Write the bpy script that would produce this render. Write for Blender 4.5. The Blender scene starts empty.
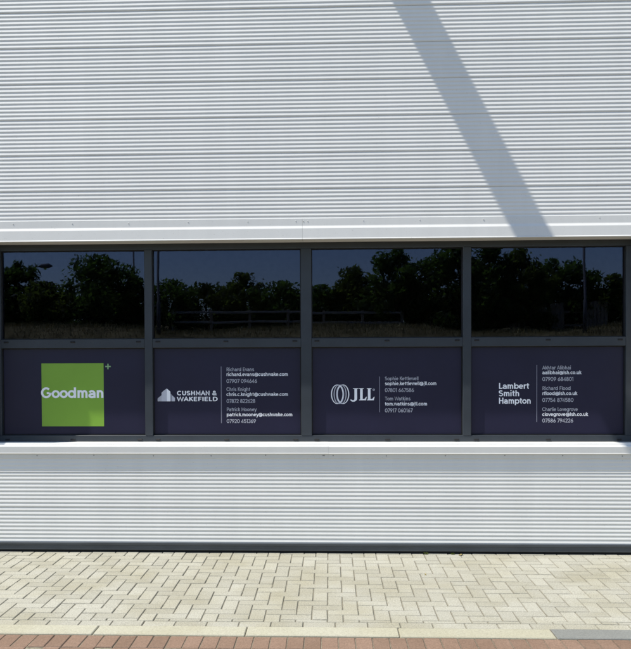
import bpy, bmesh, math, random
from mathutils import Vector, Matrix

random.seed(7)
scene = bpy.context.scene
col = scene.collection
R = math.radians

# ------------------------------------------------------------------ camera
cam_d = bpy.data.cameras.new('camera')
cam = bpy.data.objects.new('camera', cam_d)
col.objects.link(cam)
scene.camera = cam
cam_d.sensor_fit = 'HORIZONTAL'
cam_d.sensor_width = 36.0
cam_d.lens = 36.0 * 823.0 / 631.0
cam_d.shift_x = (315.5 - 298.0) / 631.0
cam_d.shift_y = (369.76 - 324.5) / 631.0
cam_d.clip_start = 0.05
cam_d.clip_end = 2000.0
YAW, PITCH, ROLL = 2.195, -1.132, -0.238
m = (Matrix.Rotation(R(YAW), 4, 'Z') @ Matrix.Rotation(R(90 + PITCH), 4, 'X') @ Matrix.Rotation(R(ROLL), 4, 'Z'))
m.translation = Vector((0.0, -6.893, 1.68))
cam.matrix_world = m

# ------------------------------------------------------------------ sky, sun, exposure
SUN_AZ, SUN_EL = 72.6, 61.6          # azimuth measured from the wall normal towards the left
to_sun = Vector((-math.sin(R(SUN_AZ)) * math.cos(R(SUN_EL)), -math.cos(R(SUN_AZ)) * math.cos(R(SUN_EL)), math.sin(R(SUN_EL))))
world = bpy.data.worlds.new('World')
scene.world = world
world.use_nodes = True
wn = world.node_tree.nodes
wn.clear()
wo = wn.new('ShaderNodeOutputWorld')
bg = wn.new('ShaderNodeBackground')
sky = wn.new('ShaderNodeTexSky')
sky.sky_type = 'NISHITA'
sky.sun_disc = False
sky.sun_elevation = R(SUN_EL)
sky.sun_rotation = math.atan2(to_sun.x, to_sun.y)
sky.altitude = 60
sky.air_density = 1.0
sky.dust_density = 0.3
sky.ozone_density = 1.2
bg.inputs['Strength'].default_value = 0.13
world.node_tree.links.new(sky.outputs[0], bg.inputs[0])
world.node_tree.links.new(bg.outputs[0], wo.inputs[0])

sd = bpy.data.lights.new('sun', 'SUN')
sd.energy = 4.6
sd.angle = R(0.53)
sd.color = (1.0, 0.955, 0.88)
sun = bpy.data.objects.new('sun', sd)
col.objects.link(sun)
sun.rotation_euler = (-to_sun).to_track_quat('-Z', 'Y').to_euler()
sun.location = to_sun * 40

vs = scene.view_settings
vs.view_transform = 'Standard'
vs.look = 'None'
vs.exposure = 0.68
vs.gamma = 1.0
vs.use_curve_mapping = False
scene.render.engine = 'CYCLES'
scene.cycles.max_bounces = 8
scene.cycles.transmission_bounces = 6
scene.cycles.filter_width = 1.65
scene.cycles.caustics_reflective = False
scene.cycles.caustics_refractive = False

# ------------------------------------------------------------------ material helpers
def new_mat(name):
    mt = bpy.data.materials.new(name)
    mt.use_nodes = True
    nt = mt.node_tree
    return mt, nt, nt.nodes['Principled BSDF']

def N(nt, kind, **kw):
    n = nt.nodes.new(kind)
    for k, v in kw.items():
        if k.startswith('i_'):
            n.inputs[k[2:].replace('_', ' ')].default_value = v
        else:
            setattr(n, k, v)
    return n

def coords(nt, scale=(1, 1, 1), obj=True):
    tc = N(nt, 'ShaderNodeTexCoord')
    mp = N(nt, 'ShaderNodeMapping')
    mp.inputs['Scale'].default_value = scale
    nt.links.new(tc.outputs['Object'], mp.inputs[0])
    return mp.outputs[0]

def world_coords(nt, scale=(1, 1, 1)):
    g = N(nt, 'ShaderNodeNewGeometry')
    mp = N(nt, 'ShaderNodeMapping')
    mp.inputs['Scale'].default_value = scale
    nt.links.new(g.outputs['Position'], mp.inputs[0])
    return mp.outputs[0]

def noise_mix(nt, vec, c1, c2, scale, lo=0.35, hi=0.65, detail=6.0, rough=0.6):
    n = N(nt, 'ShaderNodeTexNoise')
    n.inputs['Scale'].default_value = scale
    n.inputs['Detail'].default_value = detail
    n.inputs['Roughness'].default_value = rough
    nt.links.new(vec, n.inputs['Vector'])
    r = N(nt, 'ShaderNodeValToRGB')
    r.color_ramp.elements[0].position = lo
    r.color_ramp.elements[1].position = hi
    r.color_ramp.elements[0].color = (*c1, 1)
    r.color_ramp.elements[1].color = (*c2, 1)
    nt.links.new(n.outputs['Fac'], r.inputs[0])
    return r.outputs[0], n.outputs['Fac']

def mixc(nt, fac, a, b, mode='MIX'):
    x = N(nt, 'ShaderNodeMix', data_type='RGBA', blend_type=mode)
    if isinstance(fac, (int, float)):
        x.inputs[0].default_value = fac
    else:
        nt.links.new(fac, x.inputs[0])
    for sock, v in ((x.inputs[6], a), (x.inputs[7], b)):
        if isinstance(v, tuple):
            sock.default_value = (*v, 1) if len(v) == 3 else v
        else:
            nt.links.new(v, sock)
    return x.outputs[2]

def bump(nt, bs, height, strength=0.2, dist=0.002):
    b = N(nt, 'ShaderNodeBump')
    b.inputs['Strength'].default_value = strength
    b.inputs['Distance'].default_value = dist
    nt.links.new(height, b.inputs['Height'])
    nt.links.new(b.outputs[0], bs.inputs['Normal'])

def simple(name, c, rough=0.5, spec=0.5, metal=0.0, var=0.12, scale=8.0, stretch=(1, 1, 1), bstr=0.0, bscale=200.0):
    mt, nt, bs = new_mat(name)
    v = world_coords(nt, stretch)
    c1 = tuple(x * (1 - var) for x in c)
    c2 = tuple(min(1, x * (1 + var)) for x in c)
    o, f = noise_mix(nt, v, c1, c2, scale)
    nt.links.new(o, bs.inputs['Base Color'])
    bs.inputs['Roughness'].default_value = rough
    bs.inputs['Specular IOR Level'].default_value = spec
    bs.inputs['Metallic'].default_value = metal
    if bstr > 0:
        n = N(nt, 'ShaderNodeTexNoise')
        n.inputs['Scale'].default_value = bscale
        n.inputs['Detail'].default_value = 4
        nt.links.new(v, n.inputs['Vector'])
        bump(nt, bs, n.outputs['Fac'], bstr)
    return mt

M = {}
# silver-grey coated steel with faint vertical rain streaks and dust
def silver(name, base, rough):
    mt, nt, bs = new_mat(name)
    v = world_coords(nt, (6.0, 6.0, 0.35))
    streak, _ = noise_mix(nt, v, tuple(x * 0.97 for x in base), tuple(x * 1.02 for x in base), 1.1, 0.3, 0.7)
    v2 = world_coords(nt, (0.5, 0.5, 0.9))
    patch, _ = noise_mix(nt, v2, (0.95, 0.95, 0.955), (1.0, 1.0, 1.0), 1.3, 0.3, 0.7)
    c = mixc(nt, 1.0, streak, patch, 'MULTIPLY')
    v3 = world_coords(nt, (1, 1, 1))
    specks, _ = noise_mix(nt, v3, (0.55, 0.52, 0.47), (1, 1, 1), 95.0, 0.265, 0.30, 2.0)
    c = mixc(nt, 0.6, c, mixc(nt, 1.0, c, specks, 'MULTIPLY'))
    oi = N(nt, 'ShaderNodeObjectInfo')
    tone = mixc(nt, oi.outputs['Random'], (0.965, 0.967, 0.972), (1.0, 1.0, 1.0))
    c = mixc(nt, 1.0, c, tone, 'MULTIPLY')
    nt.links.new(c, bs.inputs['Base Color'])
    bs.inputs['Roughness'].default_value = rough
    bs.inputs['Specular IOR Level'].default_value = 0.35
    return mt
M['silver'] = silver('silver_coated_steel', (0.73, 0.72, 0.675), 0.5)
M['flash'] = silver('silver_flashing', (0.685, 0.677, 0.635), 0.45)
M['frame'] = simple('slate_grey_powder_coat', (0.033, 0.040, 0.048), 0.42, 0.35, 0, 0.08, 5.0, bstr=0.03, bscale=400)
M['plinth'] = simple('slate_grey_trim', (0.060, 0.068, 0.076), 0.38, 0.45, 0, 0.15, 6.0, (0.4, 1, 2))
M['rubber'] = simple('black_rubber', (0.012, 0.012, 0.013), 0.6, 0.3)
M['screw'] = simple('dull_screw_steel', (0.27, 0.27, 0.27), 0.45, 0.5, 0.5)
M['dark'] = simple('dark_lining', (0.02, 0.02, 0.022), 0.9, 0.1)
M['room'] = simple('interior_grey', (0.30, 0.30, 0.30), 0.9, 0.1)
M['film'] = simple('navy_vinyl', (0.0145, 0.0145, 0.036), 0.36, 0.30, 0, 0.06, 3.0, bstr=0.015, bscale=14)
M['green'] = simple('green_vinyl', (0.20, 0.375, 0.044), 0.4, 0.35, 0, 0.03, 3.0)
M['plus'] = simple('pale_green_vinyl', (0.25, 0.42, 0.20), 0.4, 0.3, 0, 0.02)
M['white'] = simple('white_vinyl', (0.86, 0.87, 0.90), 0.45, 0.3, 0, 0.02)
M['white2'] = simple('grey_white_vinyl', (0.50, 0.51, 0.57), 0.45, 0.3, 0, 0.02)
M['grey1'] = simple('light_grey_vinyl', (0.42, 0.43, 0.48), 0.45, 0.3, 0, 0.02)
M['grey2'] = simple('mid_grey_vinyl', (0.24, 0.245, 0.29), 0.45, 0.3, 0, 0.02)
M['line'] = simple('divider_vinyl', (0.20, 0.20, 0.25), 0.45, 0.3, 0, 0.02)

# tinted window glass
mt, nt, bs = new_mat('tinted_glass')
nt.nodes.remove(bs)
fr = N(nt, 'ShaderNodeFresnel'); fr.inputs['IOR'].default_value = 1.50
gl = N(nt, 'ShaderNodeBsdfGlossy'); gl.inputs['Roughness'].default_value = 0.010
gl.inputs['Color'].default_value = (0.55, 0.64, 1.0, 1)
tp = N(nt, 'ShaderNodeBsdfTransparent'); tp.inputs['Color'].default_value = (0.62, 0.66, 0.70, 1)
mx = N(nt, 'ShaderNodeMixShader')
nt.links.new(fr.outputs[0], mx.inputs[0])
nt.links.new(tp.outputs[0], mx.inputs[1])
nt.links.new(gl.outputs[0], mx.inputs[2])
nt.links.new(mx.outputs[0], nt.nodes['Material Output'].inputs['Surface'])
v = world_coords(nt, (1, 1, 1))
n = N(nt, 'ShaderNodeTexNoise'); n.inputs['Scale'].default_value = 1.6; n.inputs['Detail'].default_value = 1.0
nt.links.new(v, n.inputs['Vector'])
bp = N(nt, 'ShaderNodeBump'); bp.inputs['Strength'].default_value = 0.25; bp.inputs['Distance'].default_value = 0.002
nt.links.new(n.outputs['Fac'], bp.inputs['Height'])
nt.links.new(bp.outputs[0], gl.inputs['Normal'])
M['glass'] = mt

# concrete blocks: each block its own tone, speckled aggregate, stains
def block_mat(name, ca, cb, stain, speck=0.18):
    mt, nt, bs = new_mat(name)
    oi = N(nt, 'ShaderNodeObjectInfo')
    at = N(nt, 'ShaderNodeAttribute', attribute_name='tone')
    ad = N(nt, 'ShaderNodeMath', operation='ADD')
    nt.links.new(oi.outputs['Random'], ad.inputs[0]); nt.links.new(at.outputs['Fac'], ad.inputs[1])
    fr = N(nt, 'ShaderNodeMath', operation='FRACT')
    nt.links.new(ad.outputs[0], fr.inputs[0])
    base = mixc(nt, fr.outputs[0], ca, cb)
    v = world_coords(nt)
    patch, _ = noise_mix(nt, v, stain, (1, 1, 1), 1.7, 0.30, 0.60, 5.0)
    c = mixc(nt, 1.0, base, patch, 'MULTIPLY')
    sp, f = noise_mix(nt, v, (1 - speck,) * 3, (1 + speck * 0.5,) * 3, 130.0, 0.35, 0.65, 3.0)
    c = mixc(nt, 1.0, c, sp, 'MULTIPLY')
    sp2, f2 = noise_mix(nt, v, (0.45, 0.43, 0.38), (1, 1, 1), 34.0, 0.275, 0.33, 3.0)
    c = mixc(nt, 0.55, c, mixc(nt, 1.0, c, sp2, 'MULTIPLY'))
    nt.links.new(c, bs.inputs['Base Color'])
    bs.inputs['Roughness'].default_value = 0.88
    bs.inputs['Specular IOR Level'].default_value = 0.25
    bump(nt, bs, f, 0.35, 0.0015)
    return mt
M['paver'] = block_mat('buff_concrete_block', (0.305, 0.295, 0.242), (0.355, 0.345, 0.287), (0.85, 0.82, 0.72), 0.30)
M['red'] = block_mat('red_concrete_block', (0.175, 0.115, 0.080), (0.220, 0.146, 0.104), (0.85, 0.83, 0.80), 0.25)
M['paver_edge'] = block_mat('dirty_buff_chamfer', (0.23, 0.22, 0.177), (0.27, 0.26, 0.213), (0.8, 0.8, 0.75), 0.3)
M['red_edge'] = block_mat('dirty_red_chamfer', (0.15, 0.105, 0.077), (0.18, 0.125, 0.092), (0.85, 0.85, 0.8), 0.3)
M['edging'] = block_mat('cream_concrete_edging', (0.335, 0.322, 0.245), (0.36, 0.347, 0.27), (0.90, 0.88, 0.82))
M['edging2'] = block_mat('grey_concrete_edging', (0.17, 0.174, 0.158), (0.19, 0.194, 0.178), (0.9, 0.9, 0.9))
M['sand'] = simple('jointing_sand', (0.19, 0.17, 0.125), 0.95, 0.1, 0, 0.35, 60.0, bstr=0.4, bscale=300)
M['asphalt'] = simple('asphalt', (0.055, 0.055, 0.056), 0.9, 0.3, 0, 0.25, 40.0, bstr=0.5, bscale=250)
M['soil'] = simple('dry_grass_soil', (0.20, 0.16, 0.07), 0.95, 0.1, 0, 0.35, 1.2)
M['grass'] = simple('dry_grass_blades', (0.29, 0.24, 0.10), 0.85, 0.2, 0, 0.5, 0.9)
M['kerb'] = simple('kerb_concrete', (0.32, 0.31, 0.29), 0.9, 0.2, 0, 0.15, 6.0)
M['bark'] = simple('bark', (0.075, 0.058, 0.042), 0.95, 0.1, 0, 0.3, 14.0, bstr=0.5, bscale=40)
M['timber'] = simple('weathered_timber', (0.28, 0.24, 0.18), 0.9, 0.15, 0, 0.25, 3.0, (6, 6, 1), bstr=0.2, bscale=60)
M['rail'] = simple('galvanised_rail', (0.30, 0.29, 0.26), 0.7, 0.3, 0.0, 0.1, 4.0)
M['pole'] = simple('galvanised_pole', (0.10, 0.10, 0.10), 0.6, 0.4, 0.0, 0.1, 4.0)
M['dryleaf'] = simple('dry_leaf', (0.30, 0.24, 0.10), 0.8, 0.2, 0, 0.2, 30.0)
def leaf_mat(name, c1, c2):
    mt, nt, bs = new_mat(name)
    v = world_coords(nt)
    o, _ = noise_mix(nt, v, c1, c2, 1.8, 0.3, 0.7, 8.0, 0.75)
    nt.links.new(o, bs.inputs['Base Color'])
    bs.inputs['Roughness'].default_value = 0.6
    bs.inputs['Specular IOR Level'].default_value = 0.3
    tr = N(nt, 'ShaderNodeBsdfTranslucent')
    nt.links.new(mixc(nt, 1.0, o, (1.9, 2.1, 0.8), 'MULTIPLY'), tr.inputs['Color'])
    mx = N(nt, 'ShaderNodeMixShader')
    mx.inputs[0].default_value = 0.6
    nt.links.new(bs.outputs[0], mx.inputs[1])
    nt.links.new(tr.outputs[0], mx.inputs[2])
    nt.links.new(mx.outputs[0], nt.nodes['Material Output'].inputs['Surface'])
    return mt
M['leafA'] = leaf_mat('dark_green_leaf', (0.045, 0.075, 0.026), (0.10, 0.15, 0.05))
M['leafB'] = leaf_mat('olive_green_leaf', (0.055, 0.075, 0.025), (0.13, 0.15, 0.05))

# ------------------------------------------------------------------ object helpers
def link(o, parent=None):
    col.objects.link(o)
    if parent is not None:
        o.parent = parent
    return o

def obj(name, verts, faces, mat, parent=None, smooth=False, mats=None):
    me = bpy.data.meshes.new(name)
    me.from_pydata([tuple(v) for v in verts], [], faces)
    if mat is not None:
        me.materials.append(M[mat])
    if smooth:
        me.polygons.foreach_set('use_smooth', [True] * len(me.polygons))
    me.update()
    return link(bpy.data.objects.new(name, me), parent)

def bm_obj(name, bm, mat, parent=None, smooth=False):
    me = bpy.data.meshes.new(name)
    bm.normal_update()
    bm.to_mesh(me)
    bm.free()
    me.materials.append(M[mat])
    if smooth:
        me.polygons.foreach_set('use_smooth', [True] * len(me.polygons))
    return link(bpy.data.objects.new(name, me), parent)

def add_box(bm, x0, x1, y0, y1, z0, z1, bev=0.0):
    vs_ = [bm.verts.new(p) for p in ((x0, y0, z0), (x1, y0, z0), (x1, y1, z0), (x0, y1, z0), (x0, y0, z1), (x1, y0, z1), (x1, y1, z1), (x0, y1, z1))]
    fs = [bm.faces.new([vs_[i] for i in f]) for f in ((3, 2, 1, 0), (4, 5, 6, 7), (0, 1, 5, 4), (1, 2, 6, 5), (2, 3, 7, 6), (3, 0, 4, 7))]
    if bev > 0:
        es = list({e for f in fs for e in f.edges})
        bmesh.ops.bevel(bm, geom=es, offset=bev, segments=1, affect='EDGES', profile=0.5)

def box(name, x0, x1, y0, y1, z0, z1, mat, parent=None, bev=0.0):
    bm = bmesh.new()
    add_box(bm, x0, x1, y0, y1, z0, z1, bev)
    return bm_obj(name, bm, mat, parent)

def add_tube(bm, pts, rads, n=8, cap=True):
    rings = []
    for i, p in enumerate(pts):
        p = Vector(p)
        d = (Vector(pts[min(i + 1, len(pts) - 1)]) - Vector(pts[max(i - 1, 0)])).normalized()
        a = d.orthogonal().normalized()
        b = d.cross(a)
        rings.append([bm.verts.new(p + (a * math.cos(2 * math.pi * k / n) + b * math.sin(2 * math.pi * k / n)) * rads[i]) for k in range(n)])
    for r0, r1 in zip(rings, rings[1:]):
        for k in range(n):
            bm.faces.new((r0[k], r0[(k + 1) % n], r1[(k + 1) % n], r1[k]))
    if cap:
        bm.faces.new(list(reversed(rings[0])))
        bm.faces.new(rings[-1])

def extrude_x(name, prof, x0, x1, mat, parent, smooth=False, nx=1, wob=0.0, closed=False):
    """profile [(y, z)] swept along x"""
    verts, faces = [], []
    n = len(prof)
    for i in range(nx + 1):
        x = x0 + (x1 - x0) * i / nx
        dy = random.uniform(-wob, wob)
        dz = random.uniform(-wob, wob) * 0.5
        verts += [(x, p[0] + dy, p[1] + dz) for p in prof]
    for i in range(nx):
        for k in range(n if closed else n - 1):
            k2 = (k + 1) % n
            faces.append((i * n + k, i * n + k2, (i + 1) * n + k2, (i + 1) * n + k))
    if closed:
        faces.append(tuple(range(n)))
        faces.append(tuple(reversed(range(nx * n, nx * n + n))))
    return obj(name, verts, faces, mat, parent, smooth)

def thing(name, label, cat, loc=(0, 0, 0), group=None):
    o = bpy.data.objects.new(name, None)
    o.location = loc
    col.objects.link(o)
    return tag(o, label, cat, group)

def tag(o, label, cat, group=None):
    o['label'] = label
    o['category'] = cat
    if group:
        o['group'] = group
    return o

def struct(o, label=None):
    o['kind'] = 'structure'
    if label:
        o['label'] = label
    return o

# ================================================================== GROUND
WX = 9.0        # half length of the wall and pavements that are built
FY0, FY1 = 0.016, -1.776        # herringbone field: wall side, kerb side
ground = obj('ground', [(-400, -400, -0.06), (400, -400, -0.06), (400, 400, -0.06), (-400, 400, -0.06)], [(0, 1, 2, 3)], 'soil')
struct(ground, 'dry open ground around the building')

pave = obj('pavement', [(-WX, -2.04, -0.0062), (WX, -2.04, -0.0062), (WX, 0.25, -0.0062), (-WX, 0.25, -0.0062)], [(0, 1, 2, 3)], 'sand')
struct(pave, 'buff block pavement laid in herringbone at the foot of the wall')

BEV, GAP, TH = 0.0042, 0.0030, 0.05
def block_geo(w, d, bev=BEV, gap=GAP):
    """block w (x) by d (y) with chamfered top, origin at its centre, top at z = 0"""
    a, b = w / 2 - gap / 2, d / 2 - gap / 2
    v = []
    for (z, s) in ((-TH, 0.0), (-bev, 0.0), (0.0, bev)):
        v += [(-a + s, -b + s, z), (a - s, -b + s, z), (a - s, b - s, z), (-a + s, b - s, z)]
    f = [(8, 9, 10, 11)]
    for r in (0, 4):
        for k in range(4):
            k2 = (k + 1) % 4
            f.append((r + k, r + k2, r + 4 + k2, r + 4 + k))
    return v, f
block_cache = {}
def block_mesh(w, d, mat):
    key = (round(w, 4), round(d, 4), mat)
    if key not in block_cache:
        v, f = block_geo(*key[:2])
        me = bpy.data.meshes.new('block')
        me.from_pydata(v, [], f)
        me.materials.append(M[mat])
        me.materials.append(M[mat + '_edge'])
        for p in me.polygons:
            p.material_index = 0 if p.index == 0 else 1
        block_cache[key] = me
    return block_cache[key]

def lay(blocks, mat, parent, name, limit, z0=0.0):
    """blocks: (x0, x1, y0, y1); the ones showing largest become objects, the rest one joined part"""
    def score(b):
        x, y = (b[0] + b[1]) / 2, (b[2] + b[3]) / 2
        d = y + 6.893
        u = 298 + 823 * (x / d + 0.038)
        inside = -14 < u < 645 and y > -2.32
        return (0 if inside else 1, d)
    blocks = sorted(blocks, key=score)
    near, far = blocks[:limit], blocks[limit:]
    for (x0, x1, y0, y1) in near:
        o = bpy.data.objects.new(name, block_mesh(x1 - x0, y1 - y0, mat))
        o.location = ((x0 + x1) / 2, (y0 + y1) / 2, z0 + random.uniform(-0.0016, 0.0016))
        o.rotation_euler = (random.gauss(0, 0.006), random.gauss(0, 0.006), random.gauss(0, 0.006))
        link(o, parent)
    if far:
        V, F, T = [], [], []
        for (x0, x1, y0, y1) in far:
            v, f = block_geo(x1 - x0, y1 - y0)
            n0 = len(V)
            cx, cy, dz = (x0 + x1) / 2, (y0 + y1) / 2, z0 + random.uniform(-0.0016, 0.0016)
            tx, ty = random.gauss(0, 0.006), random.gauss(0, 0.006)
            V += [(cx + p[0], cy + p[1], dz + p[2] + p[0] * tx + p[1] * ty) for p in v]
            F += [tuple(i + n0 for i in q) for q in f]
            T += [random.random()] * len(v)
        o = obj(name + '_field', V, F, mat, parent)
        o.data.materials.append(M[mat + '_edge'])
        for p in o.data.polygons:
            p.material_index = 0 if p.index % 9 == 0 else 1
        at = o.data.attributes.new('tone', 'FLOAT', 'POINT')
        at.data.foreach_set('value', T)
        o['kind'] = 'stuff'

# herringbone field, 200 x 100 blocks cut at the wall and along the edge course
blocks = []
NX = int(WX / 0.1)
for n in range(-4, 17):
    for x in range(-NX, NX - 1):
        k = (x - n - 2) % 4
        X0 = 0.082 + 0.1 * x
        Y1 = -0.23 - 0.1 * n
        if k == 0:
            b = [X0, X0 + 0.2, Y1 - 0.1, Y1]
        elif k == 3:
            b = [X0, X0 + 0.1, Y1 - 0.2, Y1]
        else:
            continue
        b[2] = max(b[2], FY1)
        b[3] = min(b[3], FY0)
        if b[3] - b[2] > 0.012:
            blocks.append(tuple(b))
lay(blocks, 'paver', pave, 'paver', 300)
# stretcher course along the edging
st = [(0.031 + 0.2 * k, 0.231 + 0.2 * k, -1.876, -1.776) for k in range(-44, 44)]
st.sort(key=lambda b: abs(b[0]))
for i, b in enumerate(st[:30]):
    o = bpy.data.objects.new('edge_paver', block_mesh(0.2, 0.1, 'paver'))
    o.location = (b[0] + 0.1, -1.826, random.uniform(-0.0014, 0.0014))
    o.rotation_euler = (random.gauss(0, 0.006), random.gauss(0, 0.005), random.gauss(0, 0.004))
    link(o, pave)
V, F = [], []
for b in st[30:]:
    v, f = block_geo(0.2, 0.1)
    n0 = len(V)
    V += [(b[0] + 0.1 + p[0], -1.826 + p[1], p[2]) for p in v]
    F += [tuple(i + n0 for i in q) for q in f]
o = obj('edge_paver_run', V, F, 'paver', pave)
o.data.materials.append(M['paver_edge'])
for p in o.data.polygons:
    p.material_index = 0 if p.index % 9 == 0 else 1
o['kind'] = 'stuff'

# flush concrete edging
edge = box('kerb', -WX, WX, -2.033, -1.879, -0.07, -0.012, 'sand')
struct(edge, 'flush cream concrete edging between buff and red paving')
EV, EF = None, None
for k in range(-9, 9):
    x0 = -0.509 + 0.9205 * k
    bm = bmesh.new()
    add_box(bm, x0 + 0.003, x0 + 0.9175, -2.034, -1.879, -0.05, 0.004, 0.005)
    o = bm_obj('edging_stone', bm, 'edging2' if k in (2, 5, -7) else 'edging', edge)
    o.location.z = random.uniform(-0.001, 0.001)

# red block paving in front of the edging
redp = obj('road', [(-WX, -5.7, -0.0092), (WX, -5.7, -0.0092), (WX, -2.037, -0.0092), (-WX, -2.037, -0.0092)], [(0, 1, 2, 3)], 'sand')
struct(redp, 'red block paving in front of the pale edging')
red = [(-0.053 + 0.1 * k, 0.047 + 0.1 * k, -2.238, -2.038) for k in range(-88, 88)]
for n in range(0, 34):
    for x in range(-88, 87):
        k = (x - n) % 4
        X0, Y1 = 0.047 + 0.1 * x, -2.238 - 0.1 * n
        if k == 0:
            red.append((X0, X0 + 0.2, Y1 - 0.1, Y1))
        elif k == 3:
            red.append((X0, X0 + 0.1, max(Y1 - 0.2, -5.69), Y1))
lay(red, 'red', redp, 'red_paver', 70, -0.004)

asph = obj('access_road', [(-120, -14.0, -0.014), (120, -14.0, -0.014), (120, -5.7, -0.014), (-120, -5.7, -0.014)], [(0, 1, 2, 3)], 'asphalt')
struct(asph, 'asphalt access road behind the viewpoint')
kb = box('road_kerb', -120, 120, -14.14, -14.0, -0.06, 0.10, 'kerb', None, 0.012)
struct(kb, 'concrete kerb on the far side of the access road')

# grass bank rising behind the viewpoint (seen mirrored in the upper panes)
def bank_z(x, y):
    t = max(0.0, min(1.0, (-y - 14.3) / 7.2))
    s = t * t * (3 - 2 * t)
    return 0.06 + 2.42 * s + 0.05 * max(0, min(12, -y - 21)) + 0.14 * math.sin(x * 0.55 + 1.0) * s + 0.06 * math.sin(x * 1.7 + y) * s
V, F = [], []
ys = [-14.14, -15, -16, -17, -18, -19, -20, -21, -22.5, -24, -25.5, -27, -29, -33, -40, -60]
xs = [-60 + 2.0 * i for i in range(61)]
for y in ys:
    V += [(x, y, bank_z(x, y)) for x in xs]
for j in range(len(ys) - 1):
    for i in range(len(xs) - 1):
        a = j * len(xs) + i
        F.append((a, a + len(xs), a + len(xs) + 1, a + 1))
bank = obj('grass_bank', V, F, 'soil', None, True)
struct(bank, 'dry grass bank mirrored along the bottom of the upper panes')
V, F = [], []
rg = random.Random(3)
for i in range(42000):
    x, y = rg.uniform(-16, 16), rg.uniform(-27, -18)
    z = bank_z(x, y) - 0.02
    h, a, wd = rg.uniform(0.05, 0.20) * (1.8 if rg.random() < 0.04 else 1.0), rg.uniform(0, math.pi), rg.uniform(0.006, 0.016)
    dx, dy = math.cos(a) * wd, math.sin(a) * wd
    lx, ly = rg.gauss(0, 0.07), rg.gauss(0, 0.07)
    n0 = len(V)
    V += [(x - dx, y - dy, z), (x + dx, y + dy, z), (x + lx, y + ly, z + h)]
    F.append((n0, n0 + 1, n0 + 2))
gr = obj('long_grass', V, F, 'grass')
gr['kind'] = 'stuff'
gr['label'] = 'long dry grass on the bank mirrored in the glass'
gr['category'] = 'grass'

# ================================================================== BUILDING
LX, RX = -2.97, 2.60                 # window opening
wall = thing('warehouse_building', 'silver grey warehouse with horizontally ribbed metal cladding', 'building', (0, 0, 0))

UP, RISE = 0.66, 0.0040
def rib_raw(p):
    p = p % 1.0
    return RISE * p / UP if p < UP else RISE * (1 - p) / (1 - UP)
def rib_out(p):
    """outward height of the rib profile: long sloping upper face, short undercut, rounded edges"""
    return sum(rib_raw(p + 0.055 * q) for q in (-1.5, -1, -0.5, 0, 0.5, 1, 1.5)) / 7.0

def ribbed(z0, z1, name='cladding_panel', top_lap=True):
    """one cladding plank: nine half-round ribs, slightly bowed outwards towards its lower edge"""
    seg = 14
    pitch = 0.3 / 9
    bow = random.uniform(0.0005, 0.0012)
    g = 0.0036
    prof = [(0.0062, z1 - 0.0004)]
    z = z1 - g
    nz = max(2, int(round((z - z0) / (pitch / seg))))
    for i in range(nz + 1):
        zz = z - (z - z0) * i / nz
        t = (z1 - zz) / 0.3
        ph = (z1 - zz - g) / (pitch * (0.3 - g) / 0.3)
        y = rib_out(ph)
        prof.append((0.0042 - y - bow * 2 * t * t, zz))
    prof.append((0.0062, z0 + 0.0002))
    o = extrude_x(name, prof, -WX, WX, 'silver', wall, True, 18, 0.00022)
    return o
# upper wall
j = 3.0543
ribbed(2.79, j)
z = j
while z < 7.5:
    ribbed(z, z + 0.3)
    z += 0.3
ZTOP = z
# lower wall
ribbed(0.081, 0.381)
ribbed(0.381, 0.681)
ribbed(0.681, 0.93)
# structural lining behind the cladding (four pieces round the opening)
box('wall_lining', -WX, WX, 0.017, 0.45, 2.64, ZTOP, 'dark', wall)
box('wall_lining', -WX, WX, 0.017, 0.45, 0.05, 0.84, 'dark', wall)
box('wall_lining', -WX, LX - 0.11, 0.02, 0.45, 0.84, 2.64, 'silver', wall)
box('wall_lining', RX + 0.02, WX, 0.02, 0.45, 0.84, 2.64, 'silver', wall)
# cladding beside the opening
for (a, b) in ((-WX, LX), (RX, WX)):
    zz = 0.93
    while zz < 2.79:
        z1 = min(zz + 0.3, 2.79)
        prof = []
        for i in range(61):
            q = zz + (z1 - zz) * i / 60
            prof.append((0.004 - 0.002 * math.sin(2 * math.pi * (q - zz) / 0.03333) - 0.002, q))
        prof = [(0.016, zz)] + prof + [(0.016, z1)]
        extrude_x('cladding_panel', list(reversed(prof)), a, b, 'silver', wall, True, 2)
        zz = z1
# roof edge and the fin whose shadow crosses the wall
box('parapet_capping', -WX, WX, -0.05, 0.5, ZTOP + 0.002, ZTOP + 0.09, 'flash', wall, 0.01)
box('roof', -WX, WX, 0.5, 9.0, ZTOP - 0.2, ZTOP - 0.05, 'plinth', wall)
# closed dark interior
bm = bmesh.new()
add_box(bm, -WX, WX, 0.45, 6.0, 0.0, 4.0)
bmesh.ops.delete(bm, geom=[f for f in bm.faces if abs(f.calc_center_median().y - 0.45) < 1e-4], context='FACES')
bmesh.ops.reverse_faces(bm, faces=bm.faces[:])
bm_obj('interior_shell', bm, 'room', wall)
box('interior_front_wall', -WX, WX, 0.452, 0.5, 2.70, 4.0, 'dark', wall)
box('interior_front_wall', -WX, WX, 0.452, 0.5, 0.0, 0.86, 'dark', wall)

fin = thing('projecting_fin', 'grey steel fin above the frame whose slanting shadow crosses the ribbed wall', 'fin', (-0.414, 0, 6.72))
box('blade', -0.1, 0.1, -1.2, 0.0, -0.12, 0.12, 'plinth', fin, 0.008)
box('wall_plate', -0.16, 0.16, -0.016, 0.001, -0.2, 0.2, 'plinth', fin, 0.004)

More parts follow.
